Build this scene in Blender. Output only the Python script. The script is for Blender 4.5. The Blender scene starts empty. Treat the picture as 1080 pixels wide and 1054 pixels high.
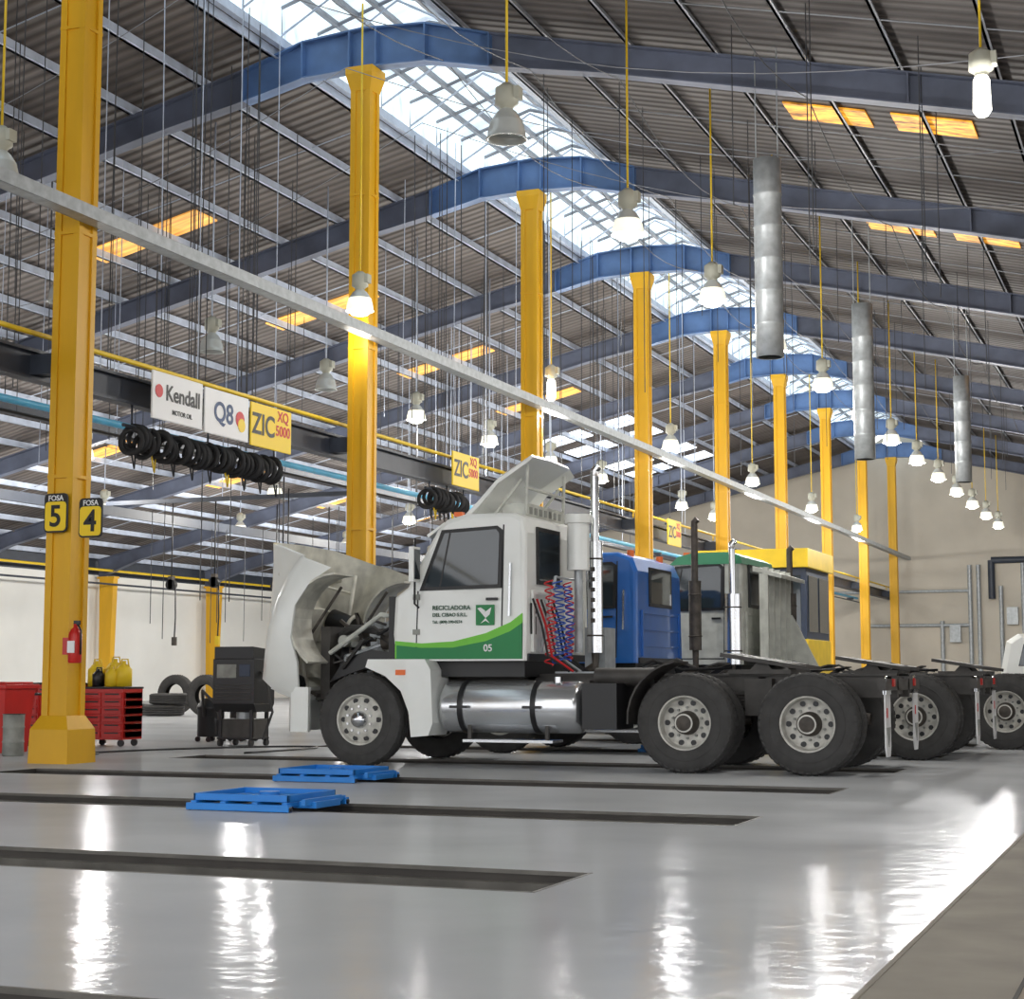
import bpy, math, random, bmesh
from mathutils import Matrix, Vector
random.seed(3)
SC=bpy.context.scene
SC.view_settings.view_transform='Standard'

def lin(c):
    o=[]
    for x in c:
        x/=255.0
        o.append(x/12.92 if x<=.04045 else ((x+.055)/1.055)**2.4)
    return o
MATS={}
def mat(name,rgb,rough=.5,metal=0.0,emit=0.0,var=.12,scale=3.0,bump=0.0,coat=0.0,stretch=None):
    if name in MATS: return MATS[name]
    m=bpy.data.materials.new(name); m.use_nodes=True
    nt=m.node_tree; b=nt.nodes['Principled BSDF']
    c=lin(rgb)
    b.inputs['Roughness'].default_value=rough
    b.inputs['Metallic'].default_value=metal
    if coat: b.inputs['Coat Weight'].default_value=coat
    tc=nt.nodes.new('ShaderNodeTexCoord')
    nz=nt.nodes.new('ShaderNodeTexNoise'); nz.inputs['Scale'].default_value=scale; nz.inputs['Detail'].default_value=6
    if stretch:
        mp=nt.nodes.new('ShaderNodeMapping'); mp.inputs['Scale'].default_value=stretch
        nt.links.new(tc.outputs['Object'],mp.inputs['Vector']); nt.links.new(mp.outputs['Vector'],nz.inputs['Vector'])
    else: nt.links.new(tc.outputs['Object'],nz.inputs['Vector'])
    rp=nt.nodes.new('ShaderNodeValToRGB')
    rp.color_ramp.elements[0].position=.3; rp.color_ramp.elements[1].position=.7
    rp.color_ramp.elements[0].color=[max(0,x*(1-var)) for x in c]+[1]
    rp.color_ramp.elements[1].color=[min(1,x*(1+var*.6)) for x in c]+[1]
    nt.links.new(nz.outputs['Fac'],rp.inputs['Fac'])
    nt.links.new(rp.outputs['Color'],b.inputs['Base Color'])
    if emit:
        nt.links.new(rp.outputs['Color'],b.inputs['Emission Color'])
        b.inputs['Emission Strength'].default_value=emit
    if bump:
        bp=nt.nodes.new('ShaderNodeBump'); bp.inputs['Strength'].default_value=bump; bp.inputs['Distance'].default_value=.02
        nt.links.new(nz.outputs['Fac'],bp.inputs['Height']); nt.links.new(bp.outputs['Normal'],b.inputs['Normal'])
    MATS[name]=m
    return m

class B:
    def __init__(s): s.v=[];s.f=[];s.mi=[];s.sm=[];s.mats=[];s.M=Matrix()
    def mid(s,m):
        if m not in s.mats: s.mats.append(m)
        return s.mats.index(m)
    def add(s,vs,fs,m,sm=False):
        o=len(s.v); M=s.M
        s.v+= [tuple(M@Vector(p)) for p in vs]
        i=s.mid(m)
        for f in fs:
            s.f.append([o+k for k in f]); s.mi.append(i); s.sm.append(sm)
    def box(s,x0,x1,y0,y1,z0,z1,m):
        vs=[(x,y,z) for z in(z0,z1) for y in(y0,y1) for x in(x0,x1)]
        s.add(vs,[(0,2,3,1),(4,5,7,6),(0,1,5,4),(2,6,7,3),(0,4,6,2),(1,3,7,5)],m)
    def prism(s,pts,ax,a,b,m,fy=None):
        def P(p,t):
            if ax=='y':
                return (p[0], t if fy is None else fy(p,t), p[1])
            if ax=='x': return (t,p[0],p[1])
            return (p[0],p[1],t)
        n=len(pts)
        vs=[P(p,a) for p in pts]+[P(p,b) for p in pts]
        fs=[tuple(range(n)),tuple(range(2*n-1,n-1,-1))]+[(i,(i+1)%n,n+(i+1)%n,n+i) for i in range(n)]
        s.add(vs,fs,m)
    def frame(s,ax):
        a=Vector(ax).normalized()
        u=a.cross(Vector((0,0,1)))
        if u.length<.01: u=Vector((1,0,0))
        u.normalize(); return a,u,a.cross(u)
    def lathe(s,o,ax,prof,m,n=32,sm=True):
        a,u,w=s.frame(ax); o=Vector(o); vs=[];fs=[]
        for h,r in prof:
            for i in range(n):
                t=2*math.pi*i/n
                vs.append(o+a*h+(u*math.cos(t)+w*math.sin(t))*r)
        for j in range(len(prof)-1):
            for i in range(n):
                k=(i+1)%n
                fs.append((j*n+i,j*n+k,(j+1)*n+k,(j+1)*n+i))
        s.add(vs,fs,m,sm)
    def cyl(s,p,q,r,m,r2=None,n=16,sm=True):
        p=Vector(p);q=Vector(q);L=(q-p).length
        if r2 is None:r2=r
        s.lathe(p,q-p,[(0,r),(L,r2)],m,n,sm)
        s.lathe(p,q-p,[(0,0.0001),(0,r)],m,n,False); s.lathe(p,q-p,[(L,r2),(L,.0001)],m,n,False)
    def tube(s,pts,r,m,n=8):
        pts=[Vector(p) for p in pts]; vs=[];fs=[]
        prev=None
        for i,p in enumerate(pts):
            t=(pts[min(i+1,len(pts)-1)]-pts[max(i-1,0)]).normalized()
            if prev is None:
                u=t.cross(Vector((0,0,1)))
                if u.length<.05: u=t.cross(Vector((1,0,0)))
            else:
                u=prev-t*prev.dot(t)
                if u.length<1e-4: u=t.cross(Vector((0,1,0)))
            u.normalize(); prev=u; w=t.cross(u)
            for k in range(n):
                a=2*math.pi*k/n
                vs.append(p+(u*math.cos(a)+w*math.sin(a))*r)
        for j in range(len(pts)-1):
            for i in range(n):
                k=(i+1)%n
                fs.append((j*n+i,j*n+k,(j+1)*n+k,(j+1)*n+i))
        fs.append(tuple(range(n))); fs.append(tuple(range((len(pts)-1)*n,len(pts)*n)))
        s.add(vs,fs,m,n>4)
    def torus(s,o,ax,R,r,m,n=24,k=8):
        prof=[(r*math.sin(2*math.pi*i/k),R+r*math.cos(2*math.pi*i/k)) for i in range(k+1)]
        s.lathe(o,ax,prof,m,n)
    def loft(s,secs,m,closed=True,caps=True,sm=False):
        n=len(secs[0]); vs=[p for q in secs for p in q]; fs=[]
        for j in range(len(secs)-1):
            for i in range(n if closed else n-1):
                k=(i+1)%n
                fs.append((j*n+i,j*n+k,(j+1)*n+k,(j+1)*n+i))
        if caps:
            fs.append(tuple(range(n))); fs.append(tuple(range((len(secs)-1)*n,len(secs)*n)))
        s.add(vs,fs,m,sm)
    def build(s,name,parent=None,bevel=0):
        me=bpy.data.meshes.new(name); me.from_pydata(s.v,[],s.f)
        for m in s.mats: me.materials.append(m)
        me.polygons.foreach_set('material_index',s.mi); me.polygons.foreach_set('use_smooth',s.sm)
        bm=bmesh.new(); bm.from_mesh(me); bmesh.ops.recalc_face_normals(bm,faces=bm.faces); bm.to_mesh(me); bm.free()
        me.update()
        ob=bpy.data.objects.new(name,me); SC.collection.objects.link(ob)
        if parent: ob.parent=parent
        if bevel:
            md=ob.modifiers.new('bev','BEVEL'); md.width=bevel; md.segments=2; md.limit_method='ANGLE'; md.angle_limit=.7
        return ob
def empty(name,loc=(0,0,0)):
    e=bpy.data.objects.new(name,None); SC.collection.objects.link(e); e.location=(0,0,0); return e
def text(name,body,size,loc,rot,m,parent,align='CENTER',sx=1.0):
    c=bpy.data.curves.new(name,'FONT'); c.body=body; c.size=size; c.align_x=align; c.align_y='CENTER'; c.extrude=.002
    c.materials.append(m); c.offset=size*.018
    o=bpy.data.objects.new(name,c); SC.collection.objects.link(o); o.location=loc; o.rotation_euler=rot; o.scale=(sx,1,1); o.parent=parent
    return o
R90=math.pi/2
FX=(R90,0,R90); FY=(R90,0,0)

# ---------------- materials
yel=mat('column_yellow_paint',(224,170,20),.5,var=.12,scale=1.2,stretch=(2,2,.5))
yel2=mat('yellow_paint_bright',(236,200,36),.45)
steelblue=mat('rafter_blue_grey_paint',(94,101,120),.55,var=.35,scale=1.2)
apexblue=mat('rafter_apex_skylit_blue',(86,118,166),.5,var=.3,scale=1.5)  # same rafter paint, with ridge skylight put into the colour
darkbeam=mat('dark_steel_beam',(56,62,74),.5,var=.2)
purl=mat('purlin_grey_blue_lit',(192,202,220),.5,var=.2)  # paler in colour for skylight caught by the left purlins
purld=mat('purlin_dark',(142,146,154),.5,var=.2)  # darker copy for right-hand purlins, without the painted-in skylight
wire=mat('wire_dark',(58,60,64),.5)
galv=mat('galvanised_steel',(176,181,184),.45,.3,var=.2,scale=8)
alu=mat('polished_aluminium',(218,220,222),.24,.8,var=.08)
chrome=mat('chrome',(206,208,211),.18,1.0,var=.05)
white=mat('white_truck_paint',(238,240,236),.3,var=.04,coat=.4)
offw=mat('offwhite_paint',(204,206,198),.5,var=.2,scale=6)
rimw=mat('rim_dusty_white',(206,204,196),.5,.1,var=.25,scale=12)
gry=mat('grey_underside',(150,152,146),.6,var=.3,scale=6)
hoodin=mat('hood_inner_fibreglass',(214,212,200),.6,var=.35,scale=4)
rub=mat('tyre_rubber',(62,61,60),.75,var=.25,scale=9)
rub2=mat('hose_rubber',(38,38,40),.7,var=.2)
blk=mat('black_plastic',(28,28,30),.4,var=.2)
eng=mat('engine_cast_iron',(80,74,68),.55,.3,var=.5,scale=9)
frm=mat('chassis_black',(68,65,62),.55,var=.4,scale=5)
glass=mat('dark_window_glass',(40,50,56),.06,var=.1,coat=.6)
blue=mat('blue_truck_paint',(36,104,188),.35,var=.08,coat=.3)
coilblue=mat('coil_blue',(40,90,190),.4,var=.05)
green=mat('green_decal',(6,128,66),.4,var=.05)
lgreen=mat('light_green_decal',(112,200,56),.4,var=.05)
dgreen=mat('green_roof_paint',(70,150,110),.4)
jackblue=mat('jack_blue_paint',(34,126,208),.4,var=.1)
red=mat('red_enamel',(198,34,26),.35,var=.1)
orng=mat('orange_lens',(240,110,30),.3)
cyan=mat('cyan_pipe',(100,200,245),.4)
signw=mat('sign_white',(238,238,238),.5,var=.02)
signy=mat('sign_yellow',(248,210,16),.5,var=.02)
inkb=mat('ink_black',(14,14,16),.5); inkr=mat('ink_red',(205,30,36),.5); inkbl=mat('ink_navy',(20,60,110),.5); inkg=mat('ink_green',(24,80,52),.5)
booth=mat('booth_navy',(42,56,80),.4)
tankw=mat('white_plastic',(225,225,225),.4)
bulb=mat('lamp_glow',(255,252,240),.4,emit=5,var=0)
lens=mat('reflector_frosted',(206,210,208),.25,.2,var=.1)
lensl=mat('reflector_frosted_lit',(244,242,224),.3,emit=.9,var=.1)
lampbody=mat('lamp_body_grey',(184,184,170),.5)
skyl=mat('ridge_sheet_daylight_glow',(212,226,244),.6,emit=1.25,var=.5,scale=1.0,stretch=(.6,3,1))  # opaque sheet, its emission replaces daylight shining through
orgp=mat('orange_sheet_daylight_glow',(250,172,84),.6,emit=1.0,var=.5,scale=1.0,stretch=(.6,7,1))  # daylight through the sheet is painted as emission
orgr=mat('orange_aged_sheet_glow',(244,146,48),.6,emit=1.35,var=.9,scale=2.6,stretch=(1,3,1))  # patchy sheet, daylight glow done by emission
whp=mat('white_sheet_daylight_glow',(228,238,255),.6,emit=2.0,var=.15)  # emits in place of transmitted daylight
beige=mat('end_wall_render',(206,198,184),.8,var=.10,scale=.6,bump=.1)
wallw=mat('side_wall_white',(236,236,232),.8,var=.06,scale=.5)
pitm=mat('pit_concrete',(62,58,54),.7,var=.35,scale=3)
pite=mat('pit_edge_steel',(104,101,95),.5,.2,var=.3,scale=5)

def roofmat(name,c1,c2):
    m=bpy.data.materials.new(name); m.use_nodes=True; nt=m.node_tree; b=nt.nodes['Principled BSDF']; b.inputs['Roughness'].default_value=.7
    tc=nt.nodes.new('ShaderNodeTexCoord')
    w=nt.nodes.new('ShaderNodeTexWave'); w.bands_direction='Y'; w.inputs['Scale'].default_value=1.1; nt.links.new(tc.outputs['Object'],w.inputs['Vector'])
    mp=nt.nodes.new('ShaderNodeMapping'); mp.inputs['Scale'].default_value=(.3,1.2,1); nt.links.new(tc.outputs['Object'],mp.inputs['Vector'])
    nz=nt.nodes.new('ShaderNodeTexNoise'); nz.inputs['Scale'].default_value=1; nz.inputs['Detail'].default_value=7; nt.links.new(mp.outputs['Vector'],nz.inputs['Vector'])
    rp=nt.nodes.new('ShaderNodeValToRGB'); rp.color_ramp.elements[0].position=.32; rp.color_ramp.elements[1].position=.68
    rp.color_ramp.elements[0].color=lin(c1)+[1]; rp.color_ramp.elements[1].color=lin(c2)+[1]
    nt.links.new(nz.outputs['Fac'],rp.inputs['Fac'])
    mx=nt.nodes.new('ShaderNodeMixRGB'); mx.blend_type='MULTIPLY'; mx.inputs['Fac'].default_value=.5
    nt.links.new(rp.outputs['Color'],mx.inputs[1]); nt.links.new(w.outputs['Color'],mx.inputs[2]); nt.links.new(mx.outputs['Color'],b.inputs['Base Color'])
    bp=nt.nodes.new('ShaderNodeBump'); bp.inputs['Strength'].default_value=.9; bp.inputs['Distance'].default_value=.05
    nt.links.new(w.outputs['Fac'],bp.inputs['Height']); nt.links.new(bp.outputs['Normal'],b.inputs['Normal'])
    return m
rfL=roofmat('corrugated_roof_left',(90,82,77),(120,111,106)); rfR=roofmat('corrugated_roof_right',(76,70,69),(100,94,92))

def floormat():
    m=bpy.data.materials.new('epoxy_floor'); m.use_nodes=True; nt=m.node_tree; b=nt.nodes['Principled BSDF']
    out=[n for n in nt.nodes if n.type=='OUTPUT_MATERIAL'][0]
    tc=nt.nodes.new('ShaderNodeTexCoord')
    nz=nt.nodes.new('ShaderNodeTexNoise'); nz.inputs['Scale'].default_value=.7; nz.inputs['Detail'].default_value=8; nt.links.new(tc.outputs['Object'],nz.inputs['Vector'])
    rp=nt.nodes.new('ShaderNodeValToRGB'); rp.color_ramp.elements[0].position=.3; rp.color_ramp.elements[1].position=.7
    rp.color_ramp.elements[0].color=lin((178,180,182))+[1]; rp.color_ramp.elements[1].color=lin((194,196,198))+[1]
    nt.links.new(nz.outputs['Fac'],rp.inputs['Fac']); nt.links.new(rp.outputs['Color'],b.inputs['Base Color'])
    b.inputs['Specular IOR Level'].default_value=0; b.inputs['Roughness'].default_value=.8
    n2=nt.nodes.new('ShaderNodeTexNoise'); n2.inputs['Scale'].default_value=5; n2.inputs['Detail'].default_value=3; nt.links.new(tc.outputs['Object'],n2.inputs['Vector'])
    bp=nt.nodes.new('ShaderNodeBump'); bp.inputs['Strength'].default_value=.6; bp.inputs['Distance'].default_value=.008
    nt.links.new(n2.outputs['Fac'],bp.inputs['Height'])
    gl=nt.nodes.new('ShaderNodeBsdfGlossy'); gl.inputs['Color'].default_value=(.95,.96,1,1)
    mr=nt.nodes.new('ShaderNodeMapRange'); mr.inputs[3].default_value=.08; mr.inputs[4].default_value=.2; nt.links.new(nz.outputs['Fac'],mr.inputs[0]); nt.links.new(mr.outputs[0],gl.inputs['Roughness'])
    nt.links.new(bp.outputs['Normal'],gl.inputs['Normal'])
    mx=nt.nodes.new('ShaderNodeMixShader'); mx.inputs[0].default_value=.18
    nt.links.new(b.outputs[0],mx.inputs[1]); nt.links.new(gl.outputs[0],mx.inputs[2]); nt.links.new(mx.outputs[0],out.inputs['Surface'])
    return m
epoxy=floormat()
conc=mat('brown_concrete',(174,161,143),.85,var=.25,scale=2.2,bump=.3)
conc2=mat('grey_concrete_strip',(156,149,137),.85,var=.2,scale=2)

# ---------------- shell
RX=-12.5; SL=.235; XL=-40.0; XR=15.0; Y0=-6.56; Y1=81.5
def zs(x): return 12.25-SL*abs(x-RX)
pitc=[4.3,8.1,11.97,15.35,18.85,22.5,26.1,29.7,33.3,36.9,40.5,44.1,47.7,51.3]
HP=.42; PX0=-12.0; PX1=-2.95
f=B()
def quad(x0,x1,y0,y1,z,m): f.add([(x0,y0,z),(x1,y0,z),(x1,y1,z),(x0,y1,z)],[(0,1,2,3)],m)
quad(XL,PX0,Y0,Y1,0,epoxy); quad(PX1,-1.03,Y0,Y1,0,epoxy)
yy=Y0
for c in pitc:
    quad(PX0,PX1,yy,c-HP,0,epoxy); yy=c+HP
quad(PX0,PX1,yy,Y1,0,epoxy)
quad(-1.03,-.55,Y0,Y1,0,conc2); quad(-.55,XR,Y0,Y1,0,conc)
f.box(-1.04,-1.02,Y0,Y1,-.01,.003,conc2); f.box(-.56,-.545,Y0,Y1,-.01,.002,pitm)
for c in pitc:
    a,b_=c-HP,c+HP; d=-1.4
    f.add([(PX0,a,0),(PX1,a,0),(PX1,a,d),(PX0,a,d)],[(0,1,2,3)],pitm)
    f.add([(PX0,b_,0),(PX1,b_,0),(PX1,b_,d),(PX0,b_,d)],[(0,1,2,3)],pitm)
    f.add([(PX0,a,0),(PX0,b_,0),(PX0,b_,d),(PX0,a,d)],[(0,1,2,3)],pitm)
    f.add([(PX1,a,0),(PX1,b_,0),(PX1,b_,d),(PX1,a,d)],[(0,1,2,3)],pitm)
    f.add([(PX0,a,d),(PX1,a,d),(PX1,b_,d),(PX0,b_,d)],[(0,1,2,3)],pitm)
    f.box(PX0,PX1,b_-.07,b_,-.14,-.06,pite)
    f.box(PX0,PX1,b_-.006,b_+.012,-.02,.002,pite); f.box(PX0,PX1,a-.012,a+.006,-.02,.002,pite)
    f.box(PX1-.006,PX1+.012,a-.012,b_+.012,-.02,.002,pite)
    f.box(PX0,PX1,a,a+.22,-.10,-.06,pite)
f.build('floor')
# ceiling
c=B()
for s,m in((-1,rfL),(1,rfR)):
    xa=RX+s*1.55; xb=RX+s*28.2
    c.loft([[(xa,Y0-1,zs(xa)),(xa,Y1+.3,zs(xa)),(xa,Y1+.3,zs(xa)+.05),(xa,Y0-1,zs(xa)+.05)],
            [(xb,Y0-1,zs(xb)),(xb,Y1+.3,zs(xb)),(xb,Y1+.3,zs(xb)+.05),(xb,Y0-1,zs(xb)+.05)]],m)
c.build('ceiling')
# ridge skylight (raised monitor)
r=B()
for s in(-1,1):
    xa=RX; xb=RX+s*1.75
    za=13.05; zb=12.55
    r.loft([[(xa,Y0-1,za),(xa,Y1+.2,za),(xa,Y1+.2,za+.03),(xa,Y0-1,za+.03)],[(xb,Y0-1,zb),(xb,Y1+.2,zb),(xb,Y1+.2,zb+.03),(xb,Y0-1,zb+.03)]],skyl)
    xw=RX+s*1.6
    r.box(xw-.02,xw+.02,Y0-1,Y1,zs(xw)+.03,12.62,skyl)
    r.box(xw-.06,xw+.06,Y0-1,Y1,zs(xw)-.08,zs(xw)+.08,purl)
    for t in(.4,.8,1.2):
        r.box(RX+s*t-.04,RX+s*t+.04,Y0-1,Y1,13.05-t*.286-.12,13.05-t*.286-.03,purld)
y=Y0
while y<Y1:
    for s in(-1,1):
        r.tube([(RX,y,12.98),(RX+s*1.6,y,12.5),(RX+s*1.6,y,11.95)],.04,purld,4)
    r.tube([(RX-1.6,y,12.0),(RX,y,12.9),(RX+1.6,y,12.0)],.025,purl,4)
    y+=1.3
r.build('ridge_skylight')
# purlins
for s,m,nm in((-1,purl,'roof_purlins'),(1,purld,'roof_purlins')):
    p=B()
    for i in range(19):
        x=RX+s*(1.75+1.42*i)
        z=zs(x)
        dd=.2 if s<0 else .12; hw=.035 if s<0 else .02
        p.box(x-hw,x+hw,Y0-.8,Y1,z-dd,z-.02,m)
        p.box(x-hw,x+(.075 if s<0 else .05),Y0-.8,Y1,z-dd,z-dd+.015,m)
    for k in range(11):
        y=Y0+7.82*k+3.91
        p.tube([(RX+s*1.7,y,zs(RX+1.7)-.12),(RX+s*27.4,y,zs(RX+27.4)-.12)],.014,m,4)
        if s>0:
            for q in(2,-2): p.tube([(RX+s*1.7,y+q,zs(RX+1.7)-.1),(RX+s*27.4,y+q,zs(RX+27.4)-.1)],.012,m,4)
    p.build(nm)
# skylight panels just under the opaque roof sheet, emission stands in for daylight
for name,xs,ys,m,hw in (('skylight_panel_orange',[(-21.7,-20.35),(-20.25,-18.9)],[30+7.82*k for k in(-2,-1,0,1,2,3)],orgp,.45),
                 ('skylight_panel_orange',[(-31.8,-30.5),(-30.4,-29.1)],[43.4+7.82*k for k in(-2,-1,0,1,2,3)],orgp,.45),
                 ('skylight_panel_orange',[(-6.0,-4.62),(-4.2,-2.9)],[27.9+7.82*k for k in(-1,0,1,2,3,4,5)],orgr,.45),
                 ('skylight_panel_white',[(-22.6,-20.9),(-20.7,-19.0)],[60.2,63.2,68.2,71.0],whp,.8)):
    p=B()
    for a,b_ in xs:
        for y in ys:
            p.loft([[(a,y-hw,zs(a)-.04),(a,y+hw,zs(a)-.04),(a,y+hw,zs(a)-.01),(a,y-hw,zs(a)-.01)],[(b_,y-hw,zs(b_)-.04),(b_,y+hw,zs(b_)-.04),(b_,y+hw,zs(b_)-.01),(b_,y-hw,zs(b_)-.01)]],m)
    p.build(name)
# frames
FR=[16.9+7.82*k for k in range(-3,9)]
def rafter(y):
    p=B()
    st=[]
    for s in(-1,1):
        L=[]
        for dx,t,bt in ((0,11.92,11.22),(1.15,11.84,11.18),(2.3,11.5,10.92),(4.2,None,None),(25.5,None,None),(27.4,None,None)):
            if t is None:
                t=12.04-SL*dx; bt=t-(.5 if dx<26 else .75)
            L.append((RX+s*dx,t,bt))
        st.append(L)
    pts=list(reversed(st[0]))+st[1][1:]
    for i in range(len(pts)-1):
        (xa,ta,ba),(xb,tb,bb)=pts[i],pts[i+1]
        mm=apexblue if max(abs(xa-RX),abs(xb-RX))<2.5 else steelblue
        def strip(z1a,z0a,z1b,z0b,w):
            p.loft([[(xa,y-w,z0a),(xa,y+w,z0a),(xa,y+w,z1a),(xa,y-w,z1a)],[(xb,y-w,z0b),(xb,y+w,z0b),(xb,y+w,z1b),(xb,y-w,z1b)]],mm)
        strip(ta,ba,tb,bb,.012); strip(ta,ta-.03,tb,tb-.03,.13); strip(ba+.03,ba,bb+.03,bb,.13)
    for dx in(-2.3,-1.15,-.25,.25,1.15,2.3,-9,-16,9,16):
        a=abs(dx); 
        t=11.88 if a<1 else (11.82 if a<2 else (11.48 if a<3 else 12.0-SL*a)); b_=11.24 if a<1 else (11.18 if a<2 else (10.94 if a<3 else 12.04-SL*a-.48))
        p.box(RX+dx-.015,RX+dx+.015,y-.15,y+.15,b_,t,apexblue if a<3 else steelblue)
    p.build('roof_rafter')
def column(x,y,h):
    p=B()
    w=.18
    p.box(x-w+.025,x+w-.025,y-w+.025,y+w-.025,.02,h-.02,yel)
    for sx in(-1,1):
        for sy in(-1,1):
            xa=x+sx*w; ya=y+sy*w
            p.box(min(xa,xa-sx*.09),max(xa,xa-sx*.09),min(ya,ya-sy*.09),max(ya,ya-sy*.09),.02,h-.3,yel)
    p.loft([[(x-a,y-a,z),(x+a,y-a,z),(x+a,y+a,z),(x-a,y+a,z)] for a,z in((.18,h-.4),(.25,h-.12),(.25,h))],yel)
    p.loft([[(x-a,y-a,z),(x+a,y-a,z),(x+a,y+a,z),(x-a,y+a,z)] for a,z in((.28,0),(.27,.40),(.185,.56))],yel)
    for z in (3.4,6.4,9.0):
        p.box(x-w-.004,x+w+.004,y-w-.004,y+w+.004,z,z+.04,yel)
    return p.build('support_column')
for y in FR:
    rafter(y)
    column(RX,y,11.2)
    for x,s in((XL+.55,1),(XR-.55,-1)):
        p=B()
        p.loft([[(x-.22*1,y-.15,0),(x+.22,y-.15,0),(x+.22,y+.15,0),(x-.22,y+.15,0)],
                [(x-.3,y-.15,4.9),(x+.35*1,y-.15,4.9),(x+.35,y+.15,4.9),(x-.3,y+.15,4.9)]],yel)
        p.box(x-.4,x+.4,y-.18,y+.18,4.85,4.93,yel); p.box(x-.35,x+.35,y-.22,y+.22,0,.06,yel)
        p.build('eave_column')
# walls
w=B(); w.box(XL-.2,XL,Y0,Y1,0,5.0,wallw); w.build('wall_left')
w=B(); w.box(XL-.2,XL,Y0,Y1,5.0,zs(XL)-.02,darkbeam); w.build('trim_1')
w=B(); w.prism([(XL,0),(XR,0),(XR,zs(XR)),(RX+1.6,zs(RX+1.6)),(RX,12.9),(RX-1.6,zs(RX-1.6)),(XL,zs(XL))],'y',Y1,Y1+.2,beige)
w.build('wall_far')
w=B()
w.box(XR,XR+.2,Y0,Y1,4.4,zs(XR)-.03,wallw); w.box(XR,XR+.2,36,Y1,0,4.4,wallw)
for y in FR: w.box(XR,XR+.2,y-.8,y+.8,0,4.4,wallw)
w.build('wall_right')
g=B(); 
g.box(XR+.2,70,-40,90,-.1,-.01,conc); g.box(-60,XR+.2,-40,Y0,-.1,-.01,conc); g.build('ground')

# longitudinal members
p=B(); p.box(-13.08,-13.04,Y0,Y1,4.66,5.0,darkbeam); p.box(-13.16,-12.96,Y0,Y1,4.98,5.02,darkbeam); p.box(-13.16,-12.96,Y0,Y1,4.64,4.68,darkbeam)
for y in FR: p.box(-13.1,-12.69,y-.12,y+.12,4.7,4.95,darkbeam)
p.build('crane_rail_beam')
p=B(); p.cyl((-12.94,Y0,5.2),(-12.94,Y1,5.2),.035,yel2,n=8)
for y in FR: p.tube([(-12.94,y+.5,5.2),(-12.94,y+.5,5.03)],.02,yel2)
p.build('yellow_air_pipe')
p=B(); p.cyl((-14.6,Y0,4.74),(-14.6,Y1,4.74),.055,cyan,n=8); p.cyl((-14.5,Y0,4.55),(-14.5,Y1,4.55),.025,blk,n=8)
for y in FR: p.box(-14.7,-14.4,y-.05,y+.05,4.58,4.68,darkbeam)
p.build('compressed_air_pipe')
p=B(); p.box(-12.22,-12.02,Y0,Y1,6.50,6.52,galv); p.box(-12.03,-12.01,Y0,Y1,6.50,6.66,galv); p.box(-12.23,-12.21,Y0,Y1,6.50,6.66,galv); p.box(-12.2,-12.04,Y0,Y1,6.62,6.64,galv)
p.build('cable_tray')
p=B(); p.cyl((-39.2,Y0,5.15),(-39.2,Y1,5.15),.05,yel2,n=8); p.cyl((-39.0,Y0,4.6),(-39,Y1,4.6),.04,darkbeam,n=8); p.build('wall_pipe')
p=B()
for x,z in((-19,5.6),(-26,5.2)):
    p.box(x-.05,x+.05,Y0,Y1,z,z+.25,darkbeam)
p.build('secondary_rail_beam')

# hanging cables
p=B()
for i in range(190):
    x=random.uniform(-21,-15) if i%3 else random.uniform(-14.2,-13.3); y=random.uniform(18,50)
    p.tube([(x,y,zs(x)-.1),(x+random.uniform(-.05,.05),y,random.choice([5.1,5.1,5.1,5.6,7.0]))],.010,wire if i%4 else purl,4)
for i in range(24):
    x=random.uniform(-26,-15); y=random.uniform(24,44)
    p.tube([(x,y,5.1),(x,y,random.uniform(1.8,3))],.012,wire,4)
p.build('hanging_cables')
p=B()
for i in range(50):
    x=random.uniform(-11,-3); y=random.uniform(22,60)
    p.tube([(x,y,zs(x)-.1),(x,y,random.uniform(6,8.5))],.008,wire,4)
for x in(-11,-9.5,-8,-5):
    for k in range(3,9):
        y=FR[k]; n=8
        p.tube([(x,y+7.82*t/n,zs(x)-.75-.5*math.sin(math.pi*t/n)) for t in range(n+1)],.010,wire,4)
for y in(20,24,27):
    p.tube([(-12.5+11.5*t/12,y+1.5*t/12,11.0-2.2*t/12-.8*math.sin(math.pi*t/12)) for t in range(13)],.007,purld,4)
    p.tube([(-12.5-9*t/12,y-1.5*t/12,11.0-3.2*t/12-.6*math.sin(math.pi*t/12)) for t in range(13)],.007,purld,4)
p.build('hanging_cables')

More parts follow.
